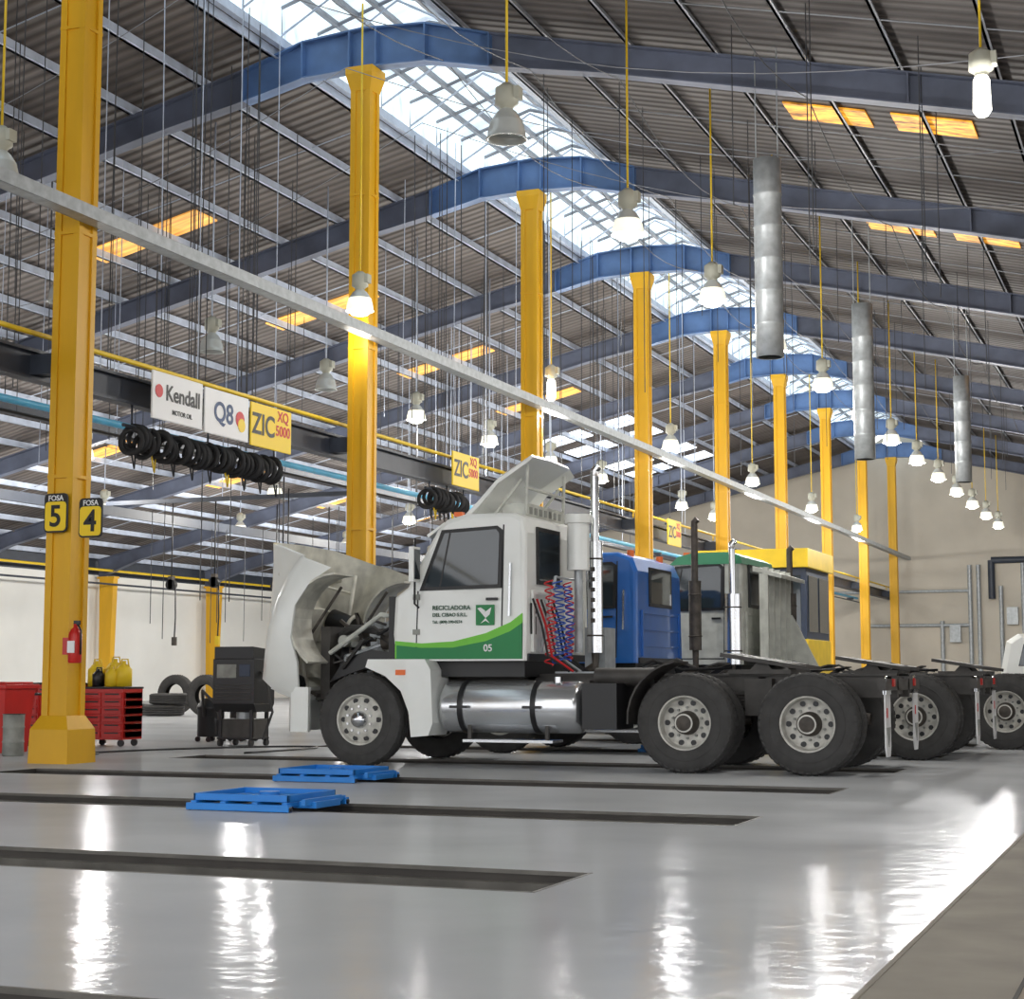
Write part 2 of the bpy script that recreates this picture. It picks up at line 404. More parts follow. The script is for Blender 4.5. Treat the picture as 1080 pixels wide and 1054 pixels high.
# lamps
def lamp(x,y,z,lit,bare=False,rod=None,en=360):
    e=empty('pendant_lamp')
    p=B()
    p.tube([(x,y,z+.36),(x,y,zs(x)-.06)],.016,rod or yel2,6)
    p.lathe((x,y,z),(0,0,1),[(.4,.001),(.4,.05),(.36,.10),(.34,.13),(.16,.135),(.13,.09),(.08,.06)],lampbody,20)
    p.box(x-.1,x+.17,y-.07,y+.07,.2+z,z+.34,lampbody)
    if bare:
        p.lathe((x,y,z),(0,0,1),[(.1,.06),(.04,.09),(-.3,.10),(-.36,.06),(-.37,.001)],bulb,20)
    else:
        L=lensl if lit else lens
        p.lathe((x,y,z),(0,0,1),[(.1,.065),(.05,.12),(-.05,.185)],lens,28)
        p.lathe((x,y,z),(0,0,1),[(-.05,.185),(-.17,.215),(-.24,.22),(-.25,.235),(-.26,.235),(-.26,.215),(-.17,.2),(-.05,.17),(.04,.1)],L,28)
        if lit: p.lathe((x,y,z),(0,0,1),[(.05,.03),(0,.08),(-.16,.16),(-.26,.18),(-.32,.13),(-.34,.001)],bulb,20)
        else: p.lathe((x,y,z),(0,0,1),[(.05,.03),(-.02,.05),(-.12,.05),(-.16,.001)],offw,12)
    p.build('fixture',e)
    if lit:
        l=bpy.data.lights.new('bulb_light','POINT'); l.energy=en; l.color=(1,.975,.925); l.shadow_soft_size=.25; l.specular_factor=.15
        o=bpy.data.objects.new('bulb_light',l); SC.collection.objects.link(o); o.location=(x,y,z-.7); o.parent=e
for i in range(13): lamp(-6.95,17.3+4.5*i,7.35,i not in(0,))
lamp(-1.85,18.6,7.5,True,True); lamp(-1.85,9.6,7.5,True,en=260)
for i in range(-1,6): lamp({-1:-12.98}.get(i,-12.3),{-1:16.04}.get(i,24.2+8.96*i),7.2,i>=0,i==1,en=40 if i==0 else 250)
for i in range(11): lamp(-16.4,17.4+4.45*i,7.2,i>3,rod=purl)
for i in range(5): lamp(-24,24+9*i,6.4,True,rod=purl,en=480)
for i in range(5): lamp(-30.5,35+8*i,6.3,True,rod=purl,en=560)
lamp(-6.95,5.5,7.35,True,en=420)
# exhaust ducts
for x,y,z0,z1,rr in((-5.65,24.7,5.8,8.85,.21),(-5.9,34.2,5.4,8.6,.21),(-4.95,42.7,5.8,8.45,.2)):
    p=B(); n=int((z1-z0)/.5)
    prof=[(0,rr*.85),(0.0,rr)]
    for i in range(1,n): prof+=[(i*.5-.02,rr),(i*.5,rr+.012),(i*.5+.02,rr)]
    prof+=[(z1-z0,rr),(z1-z0,.01)]
    p.lathe((x,y,z0),(0,0,1),prof,galv,28)
    for s in(-1,1): p.tube([(x+s*rr*.8,y,z1-.05),(x+s*rr*.8,y,zs(x)-.05)],.01,galv,4)
    p.build('exhaust_duct')

# signs
def sign(y0,y1,z0,z1,m,fn,xx=-12.66):
    e=empty('advertising_sign'); p=B(); p.box(xx-.03,xx,y0+.015,y1-.015,z0,z1,m)
    p.box(xx-.15,xx-.03,y0+.2,y0+.25,z1-.15,z1-.1,darkbeam); p.box(xx-.15,xx-.03,y1-.25,y1-.2,z1-.15,z1-.1,darkbeam)
    p.build('panel',e,.01); fn(e,(y0+y1)/2,(z0+z1)/2,xx+.004)
def kend(e,y,z,x):
    text('lettering','Kendall',.30,(x,y+.12,z+.05),FX,inkb,e,sx=.95); text('lettering_small','MOTOR OIL',.09,(x,y+.1,z-.19),FX,inkb,e)
    p=B(); p.cyl((x-.002,y-.47,z+.06),(x+.003,y-.47,z+.06),.09,inkr,n=20); p.build('emblem',e)
def q8(e,y,z,x):
    text('lettering','Q8',.40,(x,y-.1,z),FX,inkbl,e)
    p=B(); p.cyl((x-.002,y+.35,z-.02),(x+.003,y+.35,z-.02),.12,inkr,n=20); p.cyl((x,y+.39,z-.1),(x+.005,y+.39,z-.1),.1,signy,n=20); p.build('emblem',e)
def zic(e,y,z,x):
    text('lettering','ZIC',.44,(x,y-.24,z),FX,inkb,e,sx=.95); text('lettering_small','XQ\n5000',.22,(x,y+.34,z+.09),FX,inkr,e)
sign(18.85,20.12,4.45,5.1,signw,kend); sign(20.15,21.37,4.43,5.08,signw,q8); sign(21.41,22.65,4.41,5.06,signy,zic); sign(28.8,30.1,4.6,5.25,signy,zic); sign(43,44.3,4.5,5.2,signy,zic)
for ya,yb,zz in((18.9,22.7,4.17),(28.5,30.1,4.33)):
    p=B(); y=ya
    while y<yb:
        p.torus((-13.0+random.uniform(-.05,.05),y,zz+random.uniform(-.04,.04)),(random.uniform(-.35,.15),1,random.uniform(-.1,.1)),.165,.036,rub2,20,6); y+=.115
    p.cyl((-13.0,ya-.2,zz+.18),(-13.0,yb+.1,zz+.18),.025,darkbeam,n=6)
    for t in(ya,(ya+yb)/2,yb): p.tube([(-13.0,t,zz+.18),(-13.0,t,4.64)],.015,darkbeam)
    for k in range(9):
        t=ya+(yb-ya)*k/8; p.tube([(-13.0,t,zz-.15),(-12.98,t+.05,zz-.38),(-13.0,t+.1,zz-.2)],.014,yel2 if k%4==1 else rub2,5)
    p.build('hanging_hose_coils')
def fosa(x,y,z,n):
    e=empty('bay_number_sign'); p=B()
    def rr(cx,cz,wx,wz,q):
        o=[]
        for sx,sz,a0 in((1,1,0),(-1,1,90),(-1,-1,180),(1,-1,270)):
            for a in(0,45,90):
                t=math.radians(a0+a); o.append((cx+sx*(wx-q)+q*math.cos(t),cz+sz*(wz-q)+q*math.sin(t)))
        return o
    p.prism(rr(x,z,.165,.235,.05),'y',y-.01,y+.01,inkb)
    p.prism(rr(x,z-.04,.15,.175,.04),'y',y-.014,y-.008,signy)
    p.build('plate',e)
    text('number',n,.36,(x,y-.017,z-.05),FY,inkb,e); text('label','FOSA',.09,(x,y-.013,z+.175),FY,signw,e)
fosa(-12.50,16.66,2.97,'5'); fosa(-12.03,16.7,2.9,'4')

# ---------------- wheels / trucks
def tyre(b,x,y,z,d,R=.53,ax=None):
    sc=R/.525
    pr=[(.05,.285),(.015,.30),(0,.36),(0,.43),(.012,.48),(.03,.508),(.045,.522),(.08,.525),(.081,.505),(.094,.505),(.095,.525),(.133,.526),(.134,.505),(.148,.505),(.149,.526),(.187,.525),(.188,.505),(.201,.505),(.202,.525),(.235,.522),(.25,.508),(.268,.48),(.28,.43),(.28,.36),(.265,.3),(.23,.285)]
    b.lathe((x,y,z),ax or (0,d,0),[(h,r_*sc if r_>.3 else r_) for h,r_ in pr],rub,48)
    b.lathe((x,y,z),ax or (0,d,0),[(.004,.385*sc),(-.004,.39*sc),(-.004,.4*sc),(.004,.405*sc)],rub,48)
    if ax is None:
        for i in range(44):
            a=2*math.pi*i/44; ca,sa=math.cos(a),math.sin(a); ta,tb=-sa,ca; hw=.022
            for h0,h1 in((.018,.075),(.205,.262)):
                vs=[]
                for h,r0,r1 in((h0,.47,.508),(h1,.515,.533)):
                    if h0>.1: r0,r1=(.515,.533) if h==h0 else (.47,.508)
                    for rr_ in(r0*sc,r1*sc):
                        for q in(-hw,hw): vs.append((x+ca*rr_+ta*q,y+d*h,z+sa*rr_+tb*q))
                b.add(vs,[(0,1,3,2),(4,6,7,5),(0,4,5,1),(2,3,7,6),(0,2,6,4),(1,5,7,3)],rub)
def rim(b,x,y,z,d,kind):
    o=Vector((x,y,z)); A=(0,d,0)
    if kind=='f':
        b.lathe(o,A,[(.05,.296),(.02,.292),(.028,.275),(.085,.262),(.075,.235),(.04,.19),(.028,.15),(.03,.1)],rimw,40)
        b.lathe(o,A,[(.03,.1),(-.03,.085),(-.05,.06),(-.055,.001)],chrome,24)
        hr,hh,lr,lh=.222,.05,.15,.0
    else:
        b.lathe(o,A,[(.05,.296),(.02,.292),(.03,.275),(.13,.26),(.15,.235),(.165,.19),(.165,.12)],rimw,40)
        b.lathe(o,A,[(.165,.13),(.05,.12),(.03,.1),(.0,.095),(-.01,.06),(-.012,.001)],eng,24)
        b.lathe(o,A,[(.0,.1),(-.004,.08),(0,.06)],rimw,24)
        hr,hh,lr,lh=.222,.14,.165,.13
    for i in range(10):
        a=2*math.pi*i/10
        p=o+Vector((math.cos(a)*hr,d*hh,math.sin(a)*hr)); b.cyl(p,p+Vector((0,d*.04,0)),.03,blk,n=12)
        a+=.31; p=o+Vector((math.cos(a)*lr,d*lh,math.sin(a)*lr)); b.cyl(p,p+Vector((0,d*.05,0)),.015,chrome if kind=='f' else gry,n=6,sm=False)
W=2.45; RW=.53
def chassis(b,xf,xr1,xr2,xend,tank=True,x0=-9.6):
    for y in(.8,1.57): b.box(x0,xend,y,y+.08,.80,1.05,frm); b.box(x0,xend,y-.04 if y<1 else y,y+.12,1.03,1.055,frm)
    for x in(x0+.1,-7,-6,-5.5,-4.3,xend-.1): b.box(x-.04,x+.04,.8,1.65,.83,1.02,frm)
    for x in(xf,xr1,xr2):
        b.cyl((x,.2,RW),(x,W-.2,RW),.07,frm)
        for s,yy in((1,0),(-1,W)):
            d=s
            tyre(b,x,yy,RW,d); rim(b,x,yy,RW,d,'f' if x==xf else 'r')
            if x!=xf: tyre(b,x,yy+s*.33,RW,d)
            b.cyl((x,yy+s*(.2),RW),(x,yy+s*.62,RW),.2,frm)
        if x!=xf:
            b.lathe((x-.25,W/2,.56),(1,0,0),[(0,.05),(.05,.16),(.2,.24),(.35,.22),(.5,.1),(.7,.06)],eng,16)
    for y in(.72,1.73):
        n=10
        for k in range(4):
            b.tube([(xf-.65+1.3*t/n,y,.66+.03*k-.10*math.sin(math.pi*t/n)) for t in range(n+1)],.028,frm,4)
            b.tube([(xr1-.15+(xr2-xr1+.3)*t/n,y,.74+.035*k-.02*math.sin(math.pi*t/n)) for t in range(n+1)],.035,frm,4)
        b.box((xr1+xr2)/2-.15,(xr1+xr2)/2+.15,y-.08,y+.08,.6,1.0,frm)
        for x in(xr1,xr2): b.cyl((x,y,.62),(x,y,.86),.1,rub)
    b.cyl((-7.5,W/2,.75),(xr1-.3,W/2,.62),.06,eng)
    xm=(xr1+xr2)/2
    b.box(xm-.35,xm+.35,.7,1.75,1.05,1.10,frm)
    keep=b.M.copy(); b.M=b.M@Matrix.Translation((xm,0,1.18))@Matrix.Rotation(math.radians(9),4,'Y')@Matrix.Translation((-xm,0,-1.18))
    b.prism([(xm-.45,.72),(xm+.25,.75),(xm+.5,.85),(xm+.15,1.17),(xm+.15,1.28),(xm+.5,1.6),(xm+.25,1.7),(xm-.45,1.73)],'z',1.17,1.215,frm)
    b.M=keep
    b.prism([(xm-.14,1.08),(xm+.14,1.08),(xm+.05,1.18),(xm-.05,1.18)],'y',.8,1.65,frm)
    b.tube([(xr1-.9,1.0,1.09),(xr1-.6,.9,1.2),(xr1-.3,1.0,1.1),(xm-.4,1.1,1.12)],.02,blk,6)
    b.tube([(xr1-.9,1.4,1.09),(xr1-.5,1.5,1.22),(xr1-.2,1.35,1.1)],.02,rub,6)
    b.cyl((xr1-.75,.95,.9),(xr1-.75,1.5,.9),.12,eng)
    b.box(xend-.08,xend,.05,W-.05,.88,1.0,frm)
    for a,c_ in((.1,.42),(W-.42,W-.1)):
        b.prism([(a,.88),(c_,.88),(c_,.3),(c_-.06,.2),(a+.06,.2),(a,.3)],'x',xend-.03,xend-.015,tankw); b.box(xend-.04,xend-.005,a,c_,.84,.95,chrome)
        b.box(xend-.012,xend-.006,a+.06,a+.09,.6,.7,inkr)
        b.prism([(a+.05,.5),(c_-.05,.5),((a+c_)/2,.3)],'x',xend-.014,xend-.008,gry)
        b.tube([(xend-.02,a,.95),(xend+.0,a-.04,1.0),(xend-.02,a+.1,1.02)],.014,chrome,5)
    for y in(.5,W-.5): b.box(xend-.02,xend+.02,y-.05,y+.05,.92,1.0,red)
    for y0_,y1_ in((.0,.6),(W-.6,W)):
        pts=[];R_=.62
        for a in range(100,200,12):
            t=math.radians(a); pts.append((xr1+R_*math.cos(t),.56+R_*math.sin(t)))
        q=[(xr1+(p_[0]-xr1)*1.03,.56+(p_[1]-.56)*1.03) for p_ in reversed(pts)]
        pts=pts+q
        for i in range(7):
            a_,b2,c2,d2=pts[i],pts[i+1],pts[-2-i],pts[-1-i]
            b.prism([a_,b2,c2,d2],'y',y0_,y1_,frm)
def sidey(p,t):
    z=p[1]; k=max(0,z-1.9)*.09
    return t+k if t<W/2 else t-k
def cab(b,dx,m,roofm=None,rw=(.5,1.25),decal=False,zsc=1.0,rnd=0.0):
    keep=b.M.copy(); b.M=b.M@Matrix.Translation((0,0,1.2))@Matrix.Diagonal((1,1,zsc,1))@Matrix.Translation((0,0,-1.2))
    P=[(-8.43,1.2),(-8.47,1.5),(-8.45,1.93),(-8.3,2.04),(-7.95,2.70),(-7.84,2.82),(-7.6,2.88),(-7.0-rnd,2.88),(-6.88-rnd*.3,2.82-rnd*.25),(-6.84,2.65-rnd*.5),(-6.83,1.2)]
    cx,cz=-7.6,2.0
    def sec(y,ins):
        o=[]
        for x,z in P:
            vx=x-cx;vz=z-cz;L=math.hypot(vx,vz)
            x2=x-vx/L*ins; z2=z-vz/L*ins if z>1.3 else z
            o.append((x2+dx,sidey((x2,z2),y),z2))
        return o
    b.loft([sec(.12,.06),sec(.135,.02),sec(.17,0),sec(W-.17,0),sec(W-.135,.02),sec(W-.12,.06)],m)
    if roofm:
        b.prism([(-7.97+dx,2.72),(-7.84+dx,2.84),(-7.6+dx,2.9),(-7.0+dx,2.9),(-6.86+dx,2.83),(-6.83+dx,2.72)],'y',.18,W-.18,roofm)
    def plate(pts,m_,o=.004,th=.02):
        pts=[(x+dx,z) for x,z in pts]
        b.prism(pts,'y',.12-o,.12+th,m_,fy=lambda p,t:sidey(p,t))
        b.prism(pts,'y',W-.12-th,W-.12+o,m_,fy=lambda p,t:sidey(p,t))
    win=[(-8.07,2.04),(-7.84,2.66),(-7.2,2.69),(-7.16,2.64),(-7.16,2.06)]
    plate([(-8.13,2.0),(-7.88,2.7),(-7.19,2.73),(-7.12,2.68),(-7.12,2.02)],blk,.004)
    plate(win,glass,.009)
    plate([(-7.88,2.05),(-7.86,2.05),(-7.76,2.66),(-7.78,2.66)],blk,.012)
    for s in([(-7.12,1.28),(-7.105,1.28),(-7.105,2.74),(-7.12,2.74)],[(-8.17,1.28),(-8.155,1.28),(-8.14,2.0),(-8.155,2.0)],[(-8.17,1.28),(-7.105,1.28),(-7.105,1.295),(-8.17,1.295)],[(-7.3,1.88),(-7.16,1.88),(-7.16,1.91),(-7.3,1.91)]):
        plate(s,blk,.004)
    plate([(-7.02,1.7),(-7.0,1.7),(-7.0,2.3),(-7.02,2.3)],chrome,.03)
    for z in(1.5,1.9): plate([(-8.2,z),(-8.12,z),(-8.12,z+.06),(-8.2,z+.06)],gry,.02)
    if decal:
        plate([(-8.43,1.23),(-8.43,1.43),(-8.1,1.40),(-7.7,1.42),(-7.3,1.51),(-7.0,1.63),(-6.86,1.73),(-6.86,1.23)],lgreen,.003)
        plate([(-8.41,1.22),(-8.41,1.38),(-8.1,1.35),(-7.7,1.35),(-7.3,1.42),(-7.0,1.53),(-6.86,1.62),(-6.86,1.22)],green,.006)
        plate([(-7.42,1.6),(-7.2,1.6),(-7.2,1.83),(-7.42,1.83)],green,.007)
        plate([(-7.40,1.79),(-7.32,1.74),(-7.30,1.68)],signw,.010)
        plate([(-7.30,1.68),(-7.32,1.74),(-7.23,1.80),(-7.25,1.72)],signw,.010)
        plate([(-7.36,1.62),(-7.30,1.68),(-7.25,1.62),(-7.30,1.65)],signw,.010)
        plate([(-7.40,1.79),(-7.36,1.80),(-7.30,1.76),(-7.32,1.74)],signw,.010)
    X=-6.83+dx
    b.box(X-.01,X+.012,rw[0]-.05,rw[1]+.05,2.07,2.73-rnd*.5,blk); b.box(X-.005,X+.018,rw[0],rw[1],2.12,2.68-rnd*.5,glass)
    for y in(.35,2.1): b.box(X,X+.03,y-.03,y+.03,1.3,2.0,m)
    b.box(X-.02,X+.02,.2,W-.2,1.2,1.28,blk)
    for z in(1.45,1.7,1.95): b.box(X,X+.02,.4,W-.4,z,z+.03,m)
    ws=lambda t:(-8.3+.35*t+dx-.02,2.04+.66*t)
    for a,c_ in((.32,1.2),(1.25,2.13)):
        (x1,z1),(x2,z2)=ws(.08),ws(.92)
        b.loft([[(x1,a,z1),(x1,c_,z1),(x1+.03,c_,z1),(x1+.03,a,z1)],[(x2,a+.03,z2),(x2,c_-.03,z2),(x2+.03,c_-.03,z2),(x2+.03,a+.03,z2)]],glass)
    for s,y in((-1,.02),(1,W-.02)):
        b.box(-8.17+dx,-8.11+dx,y-.1,y+.08,2.1,2.5,m if decal else blk); b.box(-8.108+dx,-8.10+dx,y-.08,y+.06,2.13,2.47,glass)
        b.tube([(-8.14+dx,y-s*.14,2.62),(-8.14+dx,y,2.6),(-8.14+dx,y,1.85),(-8.14+dx,y-s*.14,1.8)],.014,blk,6)
    b.box(-8.35+dx,-6.9+dx,.3,W-.3,1.02,1.2,blk)
    b.prism([(-8.12+dx,2.66),(-7.9+dx,2.8),(-7.9+dx,2.77),(-8.1+dx,2.63)],'y',.3,W-.3,m)
    for y in(.4,.9,1.22,1.55,2.05): b.box(-7.8+dx,-7.7+dx,y-.04,y+.04,2.87,2.92,orng)
    b.M=keep
def hoodshape(b,m,mi,dx=0,grille=True,detail=False):
    secs=[];ins=[]
    for x,zb,zf,zt,yw,yt in((-9.88,.85,1.25,1.5,.12,.62),(-9.8,.82,1.38,1.68,.04,.56),(-9.45,.95,1.45,1.78,.0,.5),(-9.2,1.12,1.49,1.83,-.03,.46),(-8.83,1.2,1.5,1.9,-.03,.42),(-8.5,1.12,1.47,1.97,.0,.36),(-8.28,.95,1.42,2.02,.04,.3)):
        half=[(yw+.02,zb),(yw,zf-.12),(yw+.05,zf-.03),(yw+.14,zf),(yt-.06,zf+.02),(yt,zf+.08),(yt+.06,zt-.1),(yt+.16,zt-.02),(W/2,zt+.04)]
        full=half+[(W-y,z) for y,z in reversed(half[:-1])]
        secs.append([(x+dx,y,z) for y,z in full])
        ins.append([(x+dx+.015,y+(.03 if y<W/2-.01 else(-.03 if y>W/2+.01 else 0)),z-.03*(z>zb+.01)) for y,z in full])
    b.loft(secs,m,closed=False,caps=False,sm=True); b.loft(ins,mi,closed=False,caps=False,sm=True)
    for S,I in((secs[0],ins[0]),(secs[-1],ins[-1])): b.loft([S,I],m,closed=False,caps=False)
    for k in(0,-1): b.loft([[s[k] for s in secs],[s[k] for s in ins]],m,closed=False,caps=False)
    if grille:
        x=-9.88+dx
        b.box(x-.01,x+.05,.64,W-.64,.82,1.5,gry)
        for i in range(9): b.box(x-.03,x-.01,.68,W-.68,.86+.07*i,.88+.07*i,chrome)
        for y in(.16,W-.56):
            b.box(x-.0,x+.06,y,y+.4,.84,1.24,m); b.box(x-.02,x,y+.05,y+.35,.98,1.18,lens)
        b.tube([(-9.6+dx,.5,1.6),(-9.6+dx,W/2,1.72),(-9.6+dx,W-.5,1.6)],.03,mi,6); b.tube([(-8.6+dx,.42,1.75),(-8.6+dx,W/2,1.92),(-8.6+dx,W-.42,1.75)],.03,mi,6)
    if detail:
        for y0_,y1_ in((.02,.52),(W-.52,W-.02)):
            A=[]
            for r_ in(.56,.585):
                row=[]
                for a in range(20,165,12):
                    t=math.radians(a); row.append((-8.85+r_*math.cos(t),.66+r_*math.sin(t)))
                A.append(row)
            n=len(A[0])
            for i in range(n-1):
                b.prism([A[0][i],A[0][i+1],A[1][i+1],A[1][i]],'y',y0_,y1_,mi)
        b.box(-9.5,-8.95,.95,1.5,1.55,1.75,mi); b.cyl((-9.1,W-.62,1.3),(-9.1,W-.62,1.62),.15,blk); b.torus((-9.1,W-.62,1.3),(0,0,1),.16,.025,mi)
        for y in(.36,W-.36): b.lathe((-9.83,y,1.08),(1,0,0),[(0,.16),(.1,.15),(.18,.1),(.2,.001)],blk,20)
        for y in(.6,W-.6):
            b.tube([(-9.8,y,1.0),(-9.3,y+.02,1.35),(-8.45,y,1.5)],.025,mi,6); b.tube([(-9.75,y,1.5),(-9.2,y,1.2),(-8.5,y,1.0)],.018,eng,6)
        b.box(-9.83,-9.78,.5,W-.5,.8,.9,eng)
        b.tube([(-9.6,.5,1.2),(-9.2,.55,1.5),(-8.6,.5,1.6)],.012,rub,5)
        for x in(-9.4,-9.0,-8.7): b.tube([(x,.48,1.5),(x,.75,1.72),(x,W/2,1.82),(x,W-.75,1.72),(x,W-.48,1.5)],.016,mi,6)
def stack(b,x,y,zt=3.5,body=(1.35,2.6),r=.09,m=chrome,slots=True):
    b.cyl((x,y,body[0]),(x,y,body[1]),r,m,n=20); b.cyl((x,y,body[1]),(x,y,zt-.12),.05,m)
    b.tube([(x,y,zt-.14),(x,y,zt-.05),(x+.05,y,zt)],.05,m,10)
    b.tube([(x,y,body[0]),(x,y,1.15),(x-.25,y,1.0)],.05,eng,8)
    for z in(body[0]+.2,body[1]-.2): b.torus((x,y,z),(0,0,1),r,.012,eng,20,6)
    if slots:
        for i in range(6): b.box(x-.02,x+.03,y-r-.006,y-r+.02,body[0]+.35+i*.12,body[0]+.40+i*.12,eng)
def fueltank(b,x0,x1,m,y=.36,z=.68,r=.29):
    b.lathe((x0,y,z),(1,0,0),[(0,.001),(.0,r*.8),(.03,r*.96),(.06,r),(x1-x0-.06,r),(x1-x0-.03,r*.96),(x1-x0,r*.8),(x1-x0,.001)],m,36)
    for x in(x0+.25,x1-.55): 
        b.lathe((x,y,z),(1,0,0),[(0,r),(0,r+.012),(.06,r+.012),(.06,r)],blk,36)
        b.box(x-.08,x+.14,y-r-.04,y-r+.06,z-.01,z+.02,blk)
    b.cyl((x1-.3,y-.05,z+r-.02),(x1-.3,y-.05,z+r+.05),.05,chrome)
    b.box(x0-.02,x1+.02,y+.1,.85,z+.1,z+.3,frm)
    b.box(x0+.3,x1-.3,y-r+.05,y+.1,z-r-.1,z-r-.07,alu)
    for x in(x0+.35,x1-.4): b.box(x,x+.04,y-r+.08,y-r+.12,z-r-.1,z-r+.12,frm)
def coil(b,x,y,z0,z1,m,turns=12,r=.05):
    n=turns*10
    b.tube([(x+r*math.cos(2*math.pi*i/10),y+r*math.sin(2*math.pi*i/10)+.1*math.sin(math.pi*i/n),z0+(z1-z0)*i/n) for i in range(n+1)],.009,m,5)

def bumper(b,m,dx=0):
    b.prism([(-9.5+dx,.02),(-9.75+dx,.06),(-9.9+dx,.3),(-9.94+dx,W/2),(-9.9+dx,W-.3),(-9.75+dx,W-.06),(-9.5+dx,W-.02),(-9.5+dx,W-.08),(-9.8+dx,W-.35),(-9.84+dx,W/2),(-9.8+dx,.35),(-9.5+dx,.08)],'z',.38,.9,m)
def stepfender(b,m,dx=0):
    for a,c_ in((.0,.5),(W-.5,W)):
        P=[(-8.75,1.13),(-8.72,1.22),(-8.0,1.22),(-7.93,1.1),(-7.9,.5),(-7.95,.36),(-8.17,.34),(-8.2,.62),(-8.3,.86),(-8.5,1.03)]
        b.prism([(x+dx,z) for x,z in P],'y',a,c_,m)
    b.box(-8.36+dx,-8.24+dx,-.015,.0,1.04,1.1,orng)
def engine(b,dx=0):
    b.box(-9.35+dx,-8.5+dx,.95,1.5,.7,1.35,eng); b.box(-9.3+dx,-8.52+dx,1.0,1.45,1.35,1.6,eng)
    for i in range(6): b.box(-9.28+dx+.13*i,-9.19+dx+.13*i,1.02,1.43,1.6,1.68,galv)
    b.box(-9.62+dx,-9.5+dx,.55,1.9,.75,1.62,frm); b.lathe((-9.5+dx,W/2,1.15),(1,0,0),[(0,.42),(.1,.4),(.12,.38)],blk,28)
    for i in range(8):
        a=math.pi*i/4; b.box(-9.42+dx,-9.40+dx,W/2-.02+.17*math.cos(a)-.06,W/2+.17*math.cos(a)+.08,1.15+.17*math.sin(a)-.06,1.15+.17*math.sin(a)+.06,blk)
    b.cyl((-9.2+dx,.82,1.2),(-8.95+dx,.82,1.2),.1,galv); b.cyl((-9.1+dx,.78,.9),(-8.8+dx,.78,.9),.09,eng); b.cyl((-8.9+dx,.8,1.45),(-8.6+dx,.8,1.45),.12,eng)
    b.lathe((-8.85+dx,.75,1.42),(0,1,0),[(0,.05),(.02,.14),(.08,.16),(.14,.12),(.2,.06)],galv,18)
    b.tube([(-9.5+dx,.8,1.5),(-9.3+dx,.7,1.6),(-9.0+dx,.7,1.58),(-8.85+dx,.8,1.45)],.05,rub)
    b.tube([(-9.5+dx,1.6,1.5),(-9.2+dx,1.65,1.7),(-8.7+dx,1.6,1.6)],.05,galv)
    b.tube([(-9.5+dx,.7,.9),(-9.2+dx,.65,.85),(-9.0+dx,.8,.9)],.045,rub)
    b.tube([(-8.45+dx,.5,1.7),(-8.8+dx,.5,1.75),(-9.2+dx,.55,1.5),(-9.5+dx,.55,1.3)],.03,offw)
    b.tube([(-8.45+dx,.6,1.5),(-8.7+dx,.55,1.6),(-9.1+dx,.6,1.4)],.02,blk)
    for y in(.55,1.9):
        b.prism([(-9.5+dx,.95),(-9.3+dx,1.22),(-8.95+dx,1.34),(-8.6+dx,1.3),(-8.45+dx,1.15),(-8.6+dx,1.12),(-8.9+dx,1.16),(-9.25+dx,1.05)],'y',y-.015,y+.015,blk)
    b.box(-8.6+dx,-8.42+dx,.3,W-.3,1.1,1.95,blk)
    for i in range(26):
        x=random.uniform(-9.4,-8.6)+dx; y=random.uniform(.5,.95); z=random.uniform(.95,1.65)
        b.tube([(x,y,z),(x+random.uniform(-.2,.2),y-.05,z+random.uniform(-.1,.15)),(x+random.uniform(-.35,.35),y,z+random.uniform(-.3,.2))],random.choice([.012,.018,.025]),random.choice([rub,offw,galv,eng,rub,frm]),5)
    for i in range(16):
        x=random.uniform(-9.35,-8.6)+dx; z=random.uniform(.95,1.5); s_=random.uniform(.03,.08); b.box(x-s_,x+s_,.75,.96,z-s_,z+s_,random.choice([eng,galv,frm,gry]))
    b.cyl((-9.4+dx,.7,1.45),(-9.4+dx,1.1,1.45),.07,offw)
# truck 1
TX,TY=-.03,17.5
e=empty('tractor_truck')
b=B(); b.M=Matrix.Translation((TX,TY,0))
chassis(b,-8.83,-4.97,-3.65,-2.84)
cab(b,0,white,decal=True,rw=(.55,1.2)); bumper(b,white); stepfender(b,white); engine(b); fueltank(b,-7.88,-6.2,alu)
stack(b,-6.40,1.3,3.5,(1.3,2.6)); 
b.cyl((-6.5,1.0,2.25),(-6.5,1.0,2.8),.13,white); b.cyl((-6.5,1.0,2.8),(-6.5,1.0,2.9),.16,white); b.cyl((-6.5,1.0,1.3),(-6.5,1.0,2.25),.05,galv)
coil(b,-6.62,.32,1.15,2.1,inkr); coil(b,-6.55,.75,1.15,2.1,inkr); coil(b,-6.58,.5,1.15,2.1,coilblue,14,.06); coil(b,-6.5,.6,1.2,2.05,coilblue,12,.045)
for i in range(6):
    y=.3+.13*i; b.tube([(-6.8,y,1.9),(-6.7,y+.02,1.6),(-6.6,y-.05,1.25),(-6.4,y+.1,1.08)],.014,[blk,inkr,rub,galv,blk,blk][i],5)
b.tube([(-6.78,.5,1.3),(-6.6,.5,2.15),(-6.6,1.4,2.15),(-6.78,1.4,1.3)],.02,galv,6)
b.box(-6.6,-6.35,1.5,1.9,1.1,1.6,galv)
b.box(-6.83,-6.815,.3,.45,1.5,1.85,inkb)
S=[]
for y,o in((.42,.1),(.6,.02),(W/2,0),(W-.6,.02),(W-.42,.1)):
    S.append([(x-.08,yy_,z) for x,yy_,z in[(-7.62,y,2.9-o*.2),(-7.45,y,3.14-o),(-7.22,y,3.38-o),(-6.85,y,3.6-o),(-6.83,y,3.57-o),(-7.2,y,3.34-o),(-7.42,y,3.1-o),(-7.56,y,2.89-o*.2)]])
b.loft(S,white)
